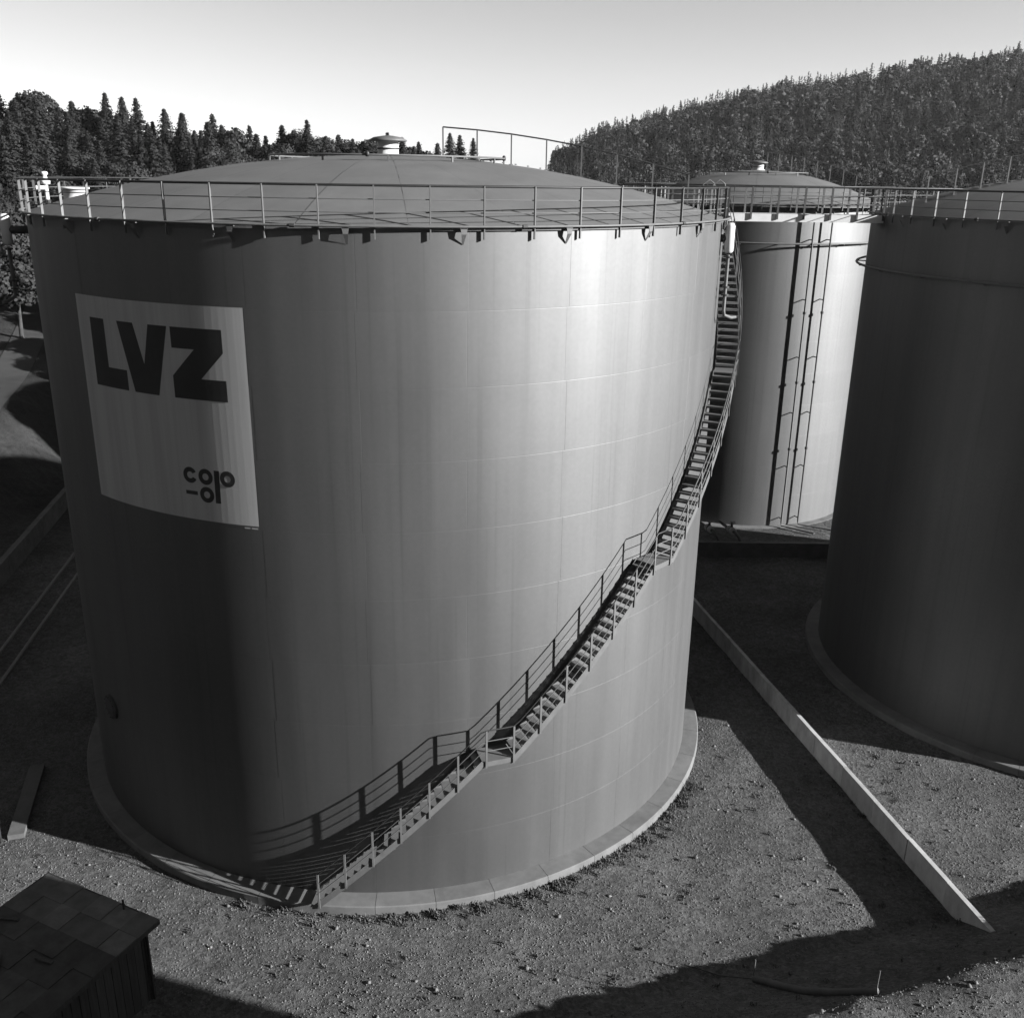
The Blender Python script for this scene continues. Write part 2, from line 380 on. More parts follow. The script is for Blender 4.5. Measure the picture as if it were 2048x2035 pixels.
def add_vent(t, rise, s=1.0):
    z = ZT + .05 + rise
    mb = MB(); mb.lathe([(.46 * s, -.06), (.46 * s, .03), (.36 * s, .04), (.36 * s, .56 * s)], 28); ve = mb.build('roof_vent', M['pipe_white'], t, (0, 0, z))
    mb = MB(); mb.lathe([(.30 * s, .47 * s), (.64 * s, .45 * s), (.66 * s, .49 * s), (.48 * s, .58 * s), (.16 * s, .63 * s), (0, .64 * s)], 28); mb.build('vent_cap', M['steel_light'], ve)
    mb = MB(); mb.lathe([(.37 * s, .20 * s), (.39 * s, .20 * s), (.39 * s, .24 * s), (.37 * s, .24 * s)], 28); mb.build('vent_band', M['steel_dark'], ve)
def add_roof_rail(t, R, rise, az, radii, off=.0):
    f = Vector((-math.sin(rad(az)), math.cos(rad(az)), 0)) * off
    tops = [pol(r, az, ZT + .05 + dome_z(r, R, rise) + .98) + f for r in radii]
    mb = MB(); mb.tube(tops, .024, 8); ra = mb.build('roof_handrail', M['steel_dark'], t)
    mb = MB(); mb.box((0, 0, .49), (.045, .045, .98)); mb.box((0, 0, .01), (.14, .14, .02)); pm = mb.mesh('rail_post', M['steel_light'])
    for r in radii: inst('rail_post', pm, ra, pol(r, az, ZT + .05 + dome_z(r, R, rise)) + f, rad(az))
    # cleated walkway boards beside the rail
    mb = MB(); mb.box((0, -.35, .03), (.05, .55, .03)); cm = mb.mesh('cleat', M['steel_light'])
    n = int((radii[-1] - radii[0]) / .42)
    for i in range(n + 1):
        r = radii[0] + i * .42; inst('cleat', cm, ra, pol(r, az, ZT + .05 + dome_z(r, R, rise)) + f, rad(az))
def add_roof_ring(t, R, rise, r=4.0):
    z = ZT + .05 + dome_z(r, R, rise)
    mb = MB(); mb.tube(arc(r, z + .16, n=80), .03, 8, closed=True); ring = mb.build('roof_ring_pipe', M['steel_light'], t)
    mb = MB(); mb.box((0, 0, .07), (.05, .05, .16)); sm_ = mb.mesh('pipe_support', M['steel_light'])
    for i in range(12): inst('pipe_support', sm_, ring, pol(r, i * 30 + 7, z), rad(i * 30))
    mb = MB(); mb.lathe([(0, .10), (.055, .11), (.07, .20), (.04, .27), (0, .28)], 12); nm = mb.mesh('spray_nozzle', M['steel_dark'])
    for a in (6, 96, 178, 268): inst('spray_nozzle', nm, ring, pol(r, a, z))

C1, R1 = (-4.435, 35.26), 11.5
C2, R2 = (24.5, 39.7), 9.9
C3, R3 = (14.5, 61.4), 7.2
t1 = make_tank('oil_tank', C1, R1, Z0, 26, 55, 1.84, -74.16 + .5, 26)
tag(t1, 'large silver oil tank in front with white LVZ sign and spiral stair', 'oil tank', 'steel oil storage tanks')
t2 = make_tank('oil_tank', C2, R2, Z0, 22, 48, 1.75, -80, 22)
tag(t2, 'oil tank cut by the right edge, its shell in deep shade', 'oil tank', 'steel oil storage tanks')
t3 = make_tank('oil_tank', C3, R3, 1.33, 16, 33, 1.80, -70, 16, ring_w=.45, gallery=.6)
tag(t3, 'narrower oil tank standing behind between the two big tanks, vertical pipes on its shell', 'oil tank', 'steel oil storage tanks')
add_vent(t1, 1.84); add_vent(t2, 1.75); add_vent(t3, 1.80, .86)
add_roof_rail(t1, R1, 1.84, -3.5, [1.9, 3.07, 4.24, 5.44, 6.64, 7.85, 9.08, 10.3])
add_roof_rail(t2, R2, 1.75, 180, [1.4, 2.4, 3.4, 4.4, 5.4, 6.4, 7.4, 8.45])
add_roof_rail(t3, R3, 1.80, -2, [.5, 1.2, 1.95, 2.7, 3.5, 4.3, 5.1, 5.9])
add_roof_ring(t1, R1, 1.84, 4.0); add_roof_ring(t3, R3, 1.80, 2.9)

# ---- painted sign on tank 1 (s runs along the shell from azimuth -120 degrees)
def on_shell(s, z, lift): return pol(R1 + lift, -120 + math.degrees(s / R1), z + Z0)
def shell_poly(polys, lift, name, mat, parent, step=.2):
    bm = bmesh.new()
    for pts in polys:
        bm.faces.new([bm.verts.new((s, z, 0)) for s, z in pts])
    bmesh.ops.triangulate(bm, faces=bm.faces[:])
    x0 = min(v.co.x for v in bm.verts); x1 = max(v.co.x for v in bm.verts); x = x0 + step
    while x < x1 - 1e-3:
        bmesh.ops.bisect_plane(bm, geom=bm.verts[:] + bm.edges[:] + bm.faces[:], plane_co=(x, 0, 0), plane_no=(1, 0, 0)); x += step
    for v in bm.verts: v.co = on_shell(v.co.x, v.co.y, lift)
    bmesh.ops.recalc_face_normals(bm, faces=bm.faces[:])
    for f in bm.faces:
        c = f.calc_center_median()
        if f.normal.dot(Vector((c.x, c.y, 0))) < 0: f.normal_flip()
    me = bpy.data.meshes.new(name); bm.to_mesh(me); bm.free(); me.materials.append(mat)
    return link(bpy.data.objects.new(name, me), parent)
sl, sr = math.radians(-130.7 + 120) * R1, math.radians(-101.4 + 120) * R1
sign = shell_poly([[(sl, 11.66), (sr, 11.66), (sr, 17.39), (sl, 17.39)]], .004, 'sign_panel', M['sign_white'], t1)
tag(sign, 'white painted sign panel with black lettering LVZ')
LB, LT = 14.98, 16.82
shell_poly([[(-1.52, LT), (-.88, LT), (-.88, 15.53), (-.12, 15.53), (-.12, LB), (-1.54, LB)]], .008, 'letter', M['sign_black'], sign)
shell_poly([[(-.33, LT), (.29, LT), (.58, 15.77), (.84, LT), (1.47, LT), (1.00, LB), (.13, LB)]], .008, 'letter', M['sign_black'], sign)
shell_poly([[(1.57, LT), (3.10, LT), (3.10, 16.23), (2.41, 15.53), (3.13, 15.53), (3.13, LB), (1.53, LB), (1.53, 15.56), (2.26, 16.28), (1.57, 16.28)]], .008, 'letter', M['sign_black'], sign)
def ring_poly(cx, cz, ro, ri, a0=0, a1=360, n=40):
    out = []
    for i in range(n):
        p, q = rad(a0 + (a1 - a0) * i / n), rad(a0 + (a1 - a0) * (i + 1) / n)
        out.append([(cx + ro * math.cos(p), cz + ro * math.sin(p)), (cx + ro * math.cos(q), cz + ro * math.sin(q)), (cx + ri * math.cos(q), cz + ri * math.sin(q)), (cx + ri * math.cos(p), cz + ri * math.sin(p))])
    return out
RO, RI = .222, .095
shell_poly(ring_poly(1.765, 12.905, RO, RI, 28, 332), .008, 'letter', M['sign_black'], sign)
shell_poly(ring_poly(2.255, 12.905, RO, RI), .008, 'letter', M['sign_black'], sign)
shell_poly(ring_poly(2.92, 12.905, RO, RI), .008, 'letter', M['sign_black'], sign)
shell_poly([[(2.525, 13.11), (2.685, 13.11), (2.67, 12.20), (2.51, 12.20)]], .008, 'letter', M['sign_black'], sign)
shell_poly([[(1.58, 12.465), (1.96, 12.465), (1.96, 12.36), (1.58, 12.36)]], .008, 'letter', M['sign_black'], sign)
shell_poly(ring_poly(2.255, 12.405, RO, RI), .008, 'letter', M['sign_black'], sign)
shell_poly([[(sr - .42, 11.61), (sr - .25, 11.61), (sr - .25, 11.575), (sr - .42, 11.575)]], .006, 'paint_mark', M['sign_white'], sign)
shell_poly([[(sr - .21, 11.61), (sr - .03, 11.61), (sr - .03, 11.575), (sr - .21, 11.575)]], .006, 'paint_mark', M['sign_white'], sign)

# ---- spiral stair on tank 1
RI_S, RO_S = R1 + .09, R1 + .805
flights = [(-96.3, Z0, -72.5, 5.08), (-68.0, 5.08, -44.8, 9.93), (-40.5, 9.93, -17.3, 14.78), (-13.0, 14.78, 9.7, ZT)]
landings = [(-72.5, -68.0, 5.08), (-44.8, -40.5, 9.93), (-17.3, -13.0, 14.78), (9.7, 15.0, ZT)]
path = []                                                   # (az, z) along the walking line
for (a0, z0, a1, z1), (b0, b1, bz) in zip(flights, landings): path += [(a0, z0), (a1, z1)]
path += [(15.0, ZT)]
def path_z(a): return float(np.interp(a, [p[0] for p in path], [p[1] for p in path]))
def strip(mb, r, th, a0, a1, zlo, zhi, step=1.0):
    n = max(2, int(abs(a1 - a0) / step)); v = []
    for i in range(n + 1):
        a = a0 + (a1 - a0) * i / n; z = path_z(a)
        for rr, dz in ((r, zlo), (r + th, zlo), (r + th, zhi), (r, zhi)): v.append(pol(rr, a, z + dz))
    f = []
    for i in range(n):
        for k in range(4): f.append((i * 4 + k, (i + 1) * 4 + k, (i + 1) * 4 + (k + 1) % 4, i * 4 + (k + 1) % 4))
    f += [(3, 2, 1, 0), (n * 4, n * 4 + 1, n * 4 + 2, n * 4 + 3)]
    mb.add(v, f)
mb = MB()
for a0, _, a1, _ in flights: strip(mb, RI_S, .012, a0, a1, -.19, .06)
for b0, b1, bz in landings: strip(mb, RI_S, .012, b0, b1, -.14, .0)
stair = mb.build('spiral_stair', M['steel_light'], t1)
mb = MB()
for a0, _, a1, _ in flights: strip(mb, RO_S, .012, a0, a1, -.19, .06)
for b0, b1, bz in landings: strip(mb, RO_S, .012, b0, b1, -.16, .0)
mb.build('outer_stringer', M['steel_light'], stair)
mb = MB(); mb.box((0, 0, 0), (RO_S - RI_S - .014, .25, .03)); mb.box((0, -.115, -.025), (RO_S - RI_S - .014, .02, .05)); tread = mb.mesh('tread', M['steel_light'])
for a0, z0, a1, z1 in flights:
    n = 23
    for i in range(n):
        a = a0 + (a1 - a0) * (i + .6) / n; inst('tread', tread, stair, pol((RI_S + RO_S) / 2, a, z0 + (z1 - z0) * (i + .6) / n - .03), rad(a))
for b0, b1, bz in landings:
    mb = MB(); n = 5; v = []
    for i in range(n + 1):
        a = b0 + (b1 - b0) * i / n
        for rr, dz in ((RI_S + .014, -.05), (RO_S - .002, -.05), (RO_S - .002, -.004), (RI_S + .014, -.004)): v.append(pol(rr, a, bz + dz))
    f = [(i * 4 + k, (i + 1) * 4 + k, (i + 1) * 4 + (k + 1) % 4, i * 4 + (k + 1) % 4) for i in range(n) for k in range(4)] + [(3, 2, 1, 0), (n * 4, n * 4 + 1, n * 4 + 2, n * 4 + 3)]
    mb.add(v, f); mb.build('landing', M['steel_light'], stair)
rail_az = np.arange(-95.0, 10, 1.0)
def hand(z):
    mb = MB(); pts = [pol(RO_S + .03, a, path_z(a) + z) for a in list(np.arange(-95.2, 9.7, .9)) + [9.7, 14.8]]
    mb.tube(pts, .02 if z > .9 else .013, 8); return mb
hand(1.02).build('handrail', M['steel_dark'], stair); hand(.68).build('mid_rail', M['steel_light'], stair); hand(.36).build('mid_rail', M['steel_light'], stair)
mb = MB(); mb.box((0, 0, .42), (.04, .055, 1.2)); sp_ = mb.mesh('stair_post', M['steel_light'])
a = -94.95
while a < 14.9:
    inst('stair_post', sp_, stair, pol(RO_S + .034, a, path_z(a)), rad(a)); a += 3.826
mb = MB(); w = RO_S - R1
mb.add([(0, -.02, -.55), (w, -.02, -.20), (w, -.02, -.12), (0, -.02, -.12), (0, .02, -.55), (w, .02, -.20), (w, .02, -.12), (0, .02, -.12)], [(0, 1, 2, 3), (7, 6, 5, 4), (0, 4, 5, 1), (1, 5, 6, 2), (2, 6, 7, 3), (3, 7, 4, 0)])
bk = mb.mesh('stair_bracket', M['steel_light'])
for az in (-84.4, -72.3, -68.3, -57.3, -44.6, -40.7, -30.5, -17.0, -13.3, -2, 10):
    inst('stair_bracket', bk, stair, pol(R1 + .005, az, path_z(az) - .02), rad(az))
# swan-neck grips at the stair head
for az in (10.0, 14.5):
    mb = MB(); P = pol(RO_S + .03, az); d = pol(1, az)
    mb.tube([(P.x, P.y, ZT + .02), (P.x, P.y, ZT + .85), (P.x - d.x * .06, P.y - d.y * .06, ZT + 1.12), (P.x - d.x * .25, P.y - d.y * .25, ZT + 1.25), (P.x - d.x * .5, P.y - d.y * .5, ZT + 1.1), (P.x - d.x * .62, P.y - d.y * .62, ZT + .1)], .022, 8)
    mb.build('grab_rail', M['steel_light'], stair)

# ---- foam pourers at the rim
def foam(t, R, az, lift, drop):
    rr = R + lift; P = pol(rr, az)
    mb = MB(); mb.lathe([(0, -.95), (.09, -.95), (.15, -.88), (.15, -.12), (.10, -.03), (0, -.02)], 20, c=(P.x, P.y, ZT)); fo = mb.build('foam_pourer', M['pipe_white'], t)
    q = pol(R - .05, az)
    mb = MB(); mb.tube([(P.x, P.y, ZT - .5), (q.x, q.y, ZT - .5)], .12, 12); mb.build('pourer_neck', M['pipe_dark'], fo)
    zb = ZT - drop; e = pol(rr + .22, az + 1.2)
    mb = MB(); mb.tube([(P.x, P.y, ZT - 1.0), (P.x, P.y, zb + .25), (P.x + .03 * math.cos(rad(az)), P.y + .03 * math.sin(rad(az)), zb + .1), (e.x, e.y, zb), (e.x + .25 * math.cos(rad(az + 60)), e.y + .25 * math.sin(rad(az + 60)), zb)], .055, 10); mb.build('foam_pipe', M['steel_light'], fo)
    for z in (-1.06, -2.0, -2.25):
        mb = MB(); mb.lathe([(0, -.025), (.12, -.025), (.12, .025), (0, .025)], 16, c=(P.x, P.y, ZT + z), smooth=False); mb.build('flange', M['pipe_dark'], fo)
foam(t1, R1, -18.0, .27, 3.0); foam(t1, R1, -157, .62, 2.6)

# ---- open manhole with valve on the roof of tank 1, near the left rail
hz = ZT + .05 + dome_z(10.1, R1, 1.84); hp = pol(10.1, -162.5, hz)
mb = MB(); mb.lathe([(.36, -.1), (.36, .22), (.44, .22), (.44, .27), (.34, .27), (.34, -.05)], 28); man = mb.build('roof_manhole', M['pipe_white'], t1, hp)
mb = MB(); mb.tube([(-.75, -.35, -.1), (-.75, -.35, .55)], .06, 10); mb.build('valve_stem', M['pipe_white'], man)
mb = MB(); mb.lathe([(0, .34), (.14, .36), (.15, .48), (.08, .53), (.06, .62), (.11, .66), (.09, .73), (0, .74)], 16, c=(-.75, -.35, 0)); mb.build('breather_valve', M['pipe_white'], man)
mb = MB(); mb.tube([(-.75, -.35, .25), (-1.0, -.5, .25)], .07, 10); mb.build('valve_outlet', M['pipe_white'], man)
# small access door low on the shaded left of the shell
pp = pol(R1 + .02, -137.5, 4.35); dd = pol(1, -137.5); T = dd.to_track_quat('Z', 'Y').to_matrix().to_4x4(); T.translation = pp
D = MB(); D.lathe([(0, .09), (.30, .09), (.42, .05), (.42, -.03)], 24, smooth=False); D.v = [tuple(T @ Vector(q)) for q in D.v]; mh = D.build('shell_manhole', M['pipe_dark'], t1)
D = MB()
for k in range(12): D.tube([(.36 * math.cos(k * .5236), .36 * math.sin(k * .5236), .05), (.36 * math.cos(k * .5236), .36 * math.sin(k * .5236), .11)], .02, 6)
D.v = [tuple(T @ Vector(q)) for q in D.v]; D.build('bolt_ring', M['pipe_dark'], mh)

# ---- lower drench rings and pipes on tanks 2 and 3
def ring_pipe(t, R, z, lift, a0, a1):
    mb = MB(); n = int((a1 - a0) / 3); mb.tube([pol(R + lift, a0 + (a1 - a0) * i / n, z) for i in range(n + 1)], .05, 8); rp = mb.build('ring_pipe', M['steel_light'], t)
    mb = MB(); mb.box((lift / 2, 0, 0), (lift + .02, .05, .05)); me = mb.mesh('pipe_bracket', M['steel_light'])
    k = int((a1 - a0) / 15)
    for i in range(k + 1):
        a = a0 + (a1 - a0) * i / k; inst('pipe_bracket', me, rp, pol(R, a, z - .06), rad(a))
ring_pipe(t2, R2, 17.6, .38, 20, 350); ring_pipe(t3, R3, 17.62, .30, -170, 170)
def riser(t, R, az, lift, z0, z1, r, mat):
    P = pol(R + lift, az); Q = pol(R + lift + 1.7, az + 8)
    mb = MB(); mb.tube([(P.x, P.y, z1), (P.x, P.y, z0 + .3), (P.x + .05 * math.cos(rad(az)), P.y + .05 * math.sin(rad(az)), z0 + .12), (Q.x, Q.y, z0 + .10)], r, 8); rp = mb.build('riser_pipe', mat, t)
    mb = MB(); mb.box((lift / 2, 0, 0), (lift, .05, .05)); me = mb.mesh('pipe_bracket', M['steel_dark'])
    z = z0 + .5
    while z < z1 - .3: inst('pipe_bracket', me, rp, pol(R, az, z), rad(az)); z += 3.2
    mb = MB(); mb.tube([(0, 0, -.06), (0, 0, .06)], r + .04, 10); fm = mb.mesh('flange', M['pipe_dark'])
    for z in (z0 + 4.8, z0 + 8.7, z0 + 12.6): inst('flange', fm, rp, (P.x, P.y, z))
riser(t3, R3, -78.2, .34, 1.33, ZT - .3, .055, M['steel_light']); riser(t3, R3, -69.8, .34, 1.33, ZT - .3, .045, M['pipe_dark'])

# ---- tank the photographer stands beside: out of view, its shadow falls across the shed
def plain_tank(c, R):
    t = empty('oil_tank', (c[0], c[1], 0))
    mb = MB(); mb.lathe([(R, .2), (R, ZT + .1)], 72); mb.build('shell', M['tank_paint'], t)
    mb = MB(); mb.lathe([(R - .01, ZT + .08), (R * .7, ZT + .9), (R * .4, ZT + 1.55), (0, ZT + 1.85)], 72); mb.build('roof', M['roof_paint'], t)
    tag(t, 'oil tank beside the photographer, seen only by its shadow on the shed', 'oil tank', 'steel oil storage tanks')
plain_tank((20, 1.0), 10.0)

# ------------------------------------------------------------------ catwalk between the tanks
cw = empty('catwalk', (5.9, 40.5, ZT)); tag(cw, 'steel catwalk with railings bridging from the LVZ tank to the right tank', 'catwalk')
Lc = 8.9
for y in (-.5, .5):
    mb = MB(); mb.box((Lc / 2, y, -.14), (Lc, .07, .30)); mb.box((Lc / 2, y + (.05 if y < 0 else -.05), -.275), (Lc, .08, .02)); mb.build('side_beam', M['pipe_white'], cw)
mb = MB(); mb.box((.21, 0, -.02), (.40, .90, .03)); dk = mb.mesh('deck_plate', M['steel_light'])
for i in range(21): inst('deck_plate', dk, cw, (.02 + i * .423, 0, 0))
for y in (-.56, .56):
    mb = MB(); mb.tube([(0, y, 1.02), (Lc, y, 1.02)], .026, 8); tr = mb.build('top_rail', M['steel_dark'], cw)
    for z in (.38, .70):
        mb = MB(); mb.tube([(0, y, z), (Lc, y, z)], .016, 6); mb.build('mid_rail', M['steel_light'], tr)
    mb = MB(); mb.box((0, 0, .42), (.075, .045, 1.24)); pm = mb.mesh('rail_post', M['steel_mid' if y < 0 else 'steel_light'])
    for i in range(9): inst('rail_post', pm, tr, (.25 + i * 1.05, y + (-.012 if y < 0 else .012), 0))

# ------------------------------------------------------------------ bund walls and retaining wall
def panel_wall(name, A, B, n, h, th, mat, label, zfun, depth=.5, cap=0):
    A, B = Vector(A), Vector(B); d = (B - A); L = d.length / n; d.normalize(); rz = math.atan2(d.y, d.x)
    w = empty(name, (A.x, A.y, 0)); tag(w, label, 'wall')
    mb = MB(); mb.box((L / 2, 0, (h - depth) / 2), (L - .015, th, h + depth))
    me = mb.mesh('wall_panel', mat)
    for i in range(n):
        p = d * (L * i); q = A + d * (L * (i + .5))
        o = inst('wall_panel', me, w, (p.x, p.y, zfun(q.x, q.y)), rz); o.rotation_euler = ((i * 37 % 7 - 3) * .002, 0, rz + (i * 53 % 5 - 2) * .003)
    return w
panel_wall('bund_wall', (8.53, 48.0), (13.78, 21.9), 13, .86, .15, M['concrete_wall'], 'low concrete panel wall running from the shade into the sunlit gravel on the right', lambda x, y: 0)
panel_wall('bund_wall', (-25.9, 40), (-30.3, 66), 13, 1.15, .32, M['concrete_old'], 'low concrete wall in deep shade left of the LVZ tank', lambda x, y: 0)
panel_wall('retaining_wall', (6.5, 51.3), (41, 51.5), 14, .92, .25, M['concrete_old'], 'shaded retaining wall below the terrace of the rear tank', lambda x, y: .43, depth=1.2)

# valves on the terrace
def valve(loc, rz, label):
    v = empty('pipe_valve', loc, rz); tag(v, label, 'valve', 'valves in front of the rear tank')
    mb = MB(); mb.tube([(-.1, 1.5, .35), (-.05, .5, .35), (0, 0, .35), (.05, -.55, .33), (.1, -.9, .2), (.12, -1.1, -.05), (.12, -1.15, -.9)], .09, 10); mb.build('pipe', M['pipe_dark'], v)
    for y in (-.26, -.12, .12, .26):
        mb = MB(); mb.tube([(0, y - .025, .35), (0, y + .025, .35)], .20, 14); mb.build('flange', M['pipe_white'], v)
    mb = MB(); mb.lathe([(0, .2), (.16, .25), (.16, .45), (.08, .55), (.06, .8), (0, .8)], 14); mb.build('valve_body', M['pipe_dark'], v)
    mb = MB(); mb.tube([(.2 * math.cos(k * .3927), .2 * math.sin(k * .3927), .8) for k in range(16)], .018, 6, closed=True)
    mb.bar((-.2, 0, .8), (.2, 0, .8), .02, .02); mb.bar((0, -.2, .8), (0, .2, .8), .02, .02); mb.build('handwheel', M['steel_light'], v)
valve((11.5, 52.7, 1.3), .25, 'left of two dark flanged pipe valves on the terrace before the rear tank')
valve((12.75, 52.5, 1.3), .2, 'right of two dark flanged pipe valves on the terrace before the rear tank')

# ------------------------------------------------------------------ shed, bottom left
def build_shed():
    A = Vector((-12.68, 21.86)); ux = Vector((3.69, -1.74)).normalized(); uy = Vector((-ux.y, ux.x)) * -1
    W, Dp, Hs = 4.08, 4.3, 2.45
    rz = math.atan2(ux.y, ux.x); org = A
    s = empty('shed', (org.x, org.y, 0), rz); tag(s, 'flat-roofed wooden shed with tar-sheet roof at the bottom left', 'shed')
    # local: x along the rear edge, y negative towards the camera
    mb = MB(); mb.box((W / 2, -Dp / 2, Hs - .08), (W - .04, Dp - .04, .10)); mb.build('roof_deck', M['board'], s)
    nx, ny = 6, 6; px_, py_ = W / nx, Dp / ny
    for i in range(nx):
        for j in range(ny):
            mb = MB(); g = .012; z = Hs + .005 + .014 * ((i + j) % 2) + .004 * (j % 3)
            mb.box((px_ * (i + .5), -py_ * (j + .5), z), (px_ - g, py_ - g + .02, .016)); mb.build('roof_sheet', M['tar_sheet_pale' if j < 2 else 'tar_sheet'], s)
    bw = .24
    me = MB(); me.box((0, 0, (Hs - .14) / 2), (bw - .012, .025, Hs - .14)); bm_ = me.mesh('wall_board', M['board'])
    inset = .30; x0, x1, y0, y1 = inset, W - inset, -Dp + inset, -inset
    n = int((x1 - x0) / bw)
    for i in range(n + 1):
        for y in (y0, y1):
            inst('wall_board', bm_, s, (x0 + (x1 - x0) * i / n, y + .004 * (i % 2), 0))
    n = int((y1 - y0) / bw)
    for i in range(n + 1):
        for x in (x0, x1):
            inst('wall_board', bm_, s, (x + .004 * (i % 2), y0 + (y1 - y0) * i / n, 0), math.pi / 2)
    for x, y in ((x0, y0), (x1, y0), (x0, y1), (x1, y1)):
        mb = MB(); mb.box((x, y, (Hs - .13) / 2), (.09, .09, Hs - .13)); mb.build('corner_post', M['board'], s)
    for a_, b_ in (((0, -.02), (W, -.02)), ((W - .02, 0), (W - .02, -Dp)), ((.02, 0), (.02, -Dp)), ((0, -Dp + .02), (W, -Dp + .02))):
        mb = MB(); mb.bar((a_[0], a_[1], Hs - .05), (b_[0], b_[1], Hs - .05), .035, .14); mb.build('fascia', M['board'], s)
    mb = MB(); mb.tube([(2.95, -.12, Hs), (2.95, -.12, Hs + .30)], .03, 8); mb.build('vent_pipe', M['pipe_dark'], s)
    # loose things lying on the roof
    for k, (x, y, r, L_) in enumerate([(.55, -1.75, .3, .7), (1.7, -2.9, -.8, .6), (2.6, -2.3, .1, .5)]):
        mb = MB(); mb.box((0, 0, 0), (L_, .10, .05)); o = mb.build('roof_batten', M['board'], s, (x, y, Hs + .065)); o.rotation_euler = (0, 0, r)
build_shed()

# ------------------------------------------------------------------ small things on the ground
def tagged_tube(name, pts, r, mat, label, cat, group=None, n=8):
    mb = MB(); mb.tube(pts, r, n); return tag(mb.build(name, mat), label, cat, group)
def on_ground(pts, dz): return [(x, y, tz(x, y) + dz) for x, y in pts]
hose = [(6.75, 20.55), (7.2, 19.9), (7.65, 19.35), (8.2, 18.95), (8.7, 18.7), (9.15, 18.5)]
tagged_tube('hose_pipe', on_ground(hose, .08), .095, M['concrete_old'], 'grey pipe lying on the shaded earth berm at the bottom right', 'pipe')
for (x, y), lab in ((hose[0], 'thin stake at the upper left end of the pipe on the berm'), (hose[-1], 'thin stake at the lower right end of the pipe on the berm')):
    z = tz(x, y); tagged_tube('stake', [(x, y + .12, z - .1), (x + .01, y + .12, z + .62)], .018, M['steel_light'], lab, 'stake', n=6)
tagged_tube('ground_wire', on_ground([(5.0, 21.4), (5.9, 21.0), (6.75, 20.66)], .03), .014, M['steel_dark'], 'thin dark wire running to the pipe on the berm', 'wire', n=6)
for k, (dx, lab) in enumerate(((0, 'left of two thin pipes on the shaded ground left of the LVZ tank'), (1.0, 'right of two thin pipes on the shaded ground left of the LVZ tank'))):
    tagged_tube('ground_pipe', [(-22.2 + dx, 34, .3), (-22.9 + dx, 38.5, .3), (-24.9 + dx, 51.5, .3), (-26.2 + dx, 60, .3)], .09, M['steel_light'], lab, 'pipe', 'pipes along the bund wall')
mb = MB(); mb.bar((-17.3, 30.3, .08), (-16.15, 26.35, .08), .5, .2); tag(mb.build('kerb_beam', M['concrete_old']), 'low concrete beam on the ground at the left edge, its near end sunlit', 'concrete beam')
tagged_tube('stake', [(-16.55, 26.15, -.1), (-16.52, 26.15, .75)], .03, M['steel_dark'], 'dark stake beside the concrete beam at the left edge', 'stake', n=6)

# ------------------------------------------------------------------ gravel stones
def build_gravel():
    N = 42000; out_v = []; out_f = []
    oct_v = np.array([(1, 0, 0), (-1, 0, 0), (0, 1, 0), (0, -1, 0), (0, 0, 1), (0, 0, -1)], float)
    oct_f = np.array([(0, 2, 4), (2, 1, 4), (1, 3, 4), (3, 0, 4), (2, 0, 5), (1, 2, 5), (3, 1, 5), (0, 3, 5)])
    x = RNG.uniform(-20, 19, N * 3); y = RNG.uniform(17.5, 37, N * 3)
    dens = .5 + .5 * np.sin(x * .8 + 1.1 * np.sin(y * .7)) * np.sin(y * .9 + .8 * np.sin(x * .5))
    ok = (np.hypot(x - C1[0], y - C1[1]) > R1 + .64) & (np.hypot(x - C2[0], y - C2[1]) > R2 + .64) & (RNG.random(N * 3) < .35 + .65 * dens)
    sx, sy = x + 12.68, y - 21.86; lx = sx * .9045 - sy * .4265; ly = sx * .4265 + sy * .9045
    ok &= ~((lx > .2) & (lx < 3.9) & (ly < -.2) & (ly > -4.2))
    x, y = x[ok][:N], y[ok][:N]; n = len(x)
    s = .012 + .024 * RNG.random(n) ** 2.2 + (RNG.random(n) < .006) * RNG.uniform(.02, .06, n)
    z = terrain(x, y) + s * .25
    V = oct_v[None] * (s[:, None, None] * RNG.uniform(.6, 1.25, (n, 6, 1)))
    V[:, :, 2] *= .7
    a = RNG.uniform(0, 6.283, n); c, q = np.cos(a)[:, None], np.sin(a)[:, None]
    VX = V[:, :, 0] * c - V[:, :, 1] * q; VY = V[:, :, 0] * q + V[:, :, 1] * c; VZ = V[:, :, 2] + RNG.normal(0, .15, (n, 6)) * s[:, None]
    P = np.stack([VX + x[:, None], VY + y[:, None], VZ + z[:, None]], -1).reshape(-1, 3)
    F = (oct_f[None] + (np.arange(n) * 6)[:, None, None]).reshape(-1, 3)
    me = bpy.data.meshes.new('gravel'); me.vertices.add(len(P)); me.vertices.foreach_set('co', P.ravel()); me.loops.add(F.size); me.loops.foreach_set('vertex_index', F.ravel().astype(np.int32))
    me.polygons.add(len(F)); me.polygons.foreach_set('loop_start', np.arange(0, F.size, 3, dtype=np.int32)); me.update(calc_edges=True); me.validate()
    me.materials.append(M['stone']); o = link(bpy.data.objects.new('gravel', me)); tag(o, 'loose gravel stones strewn over the yard around the tanks', 'gravel', kind='stuff')
build_gravel()

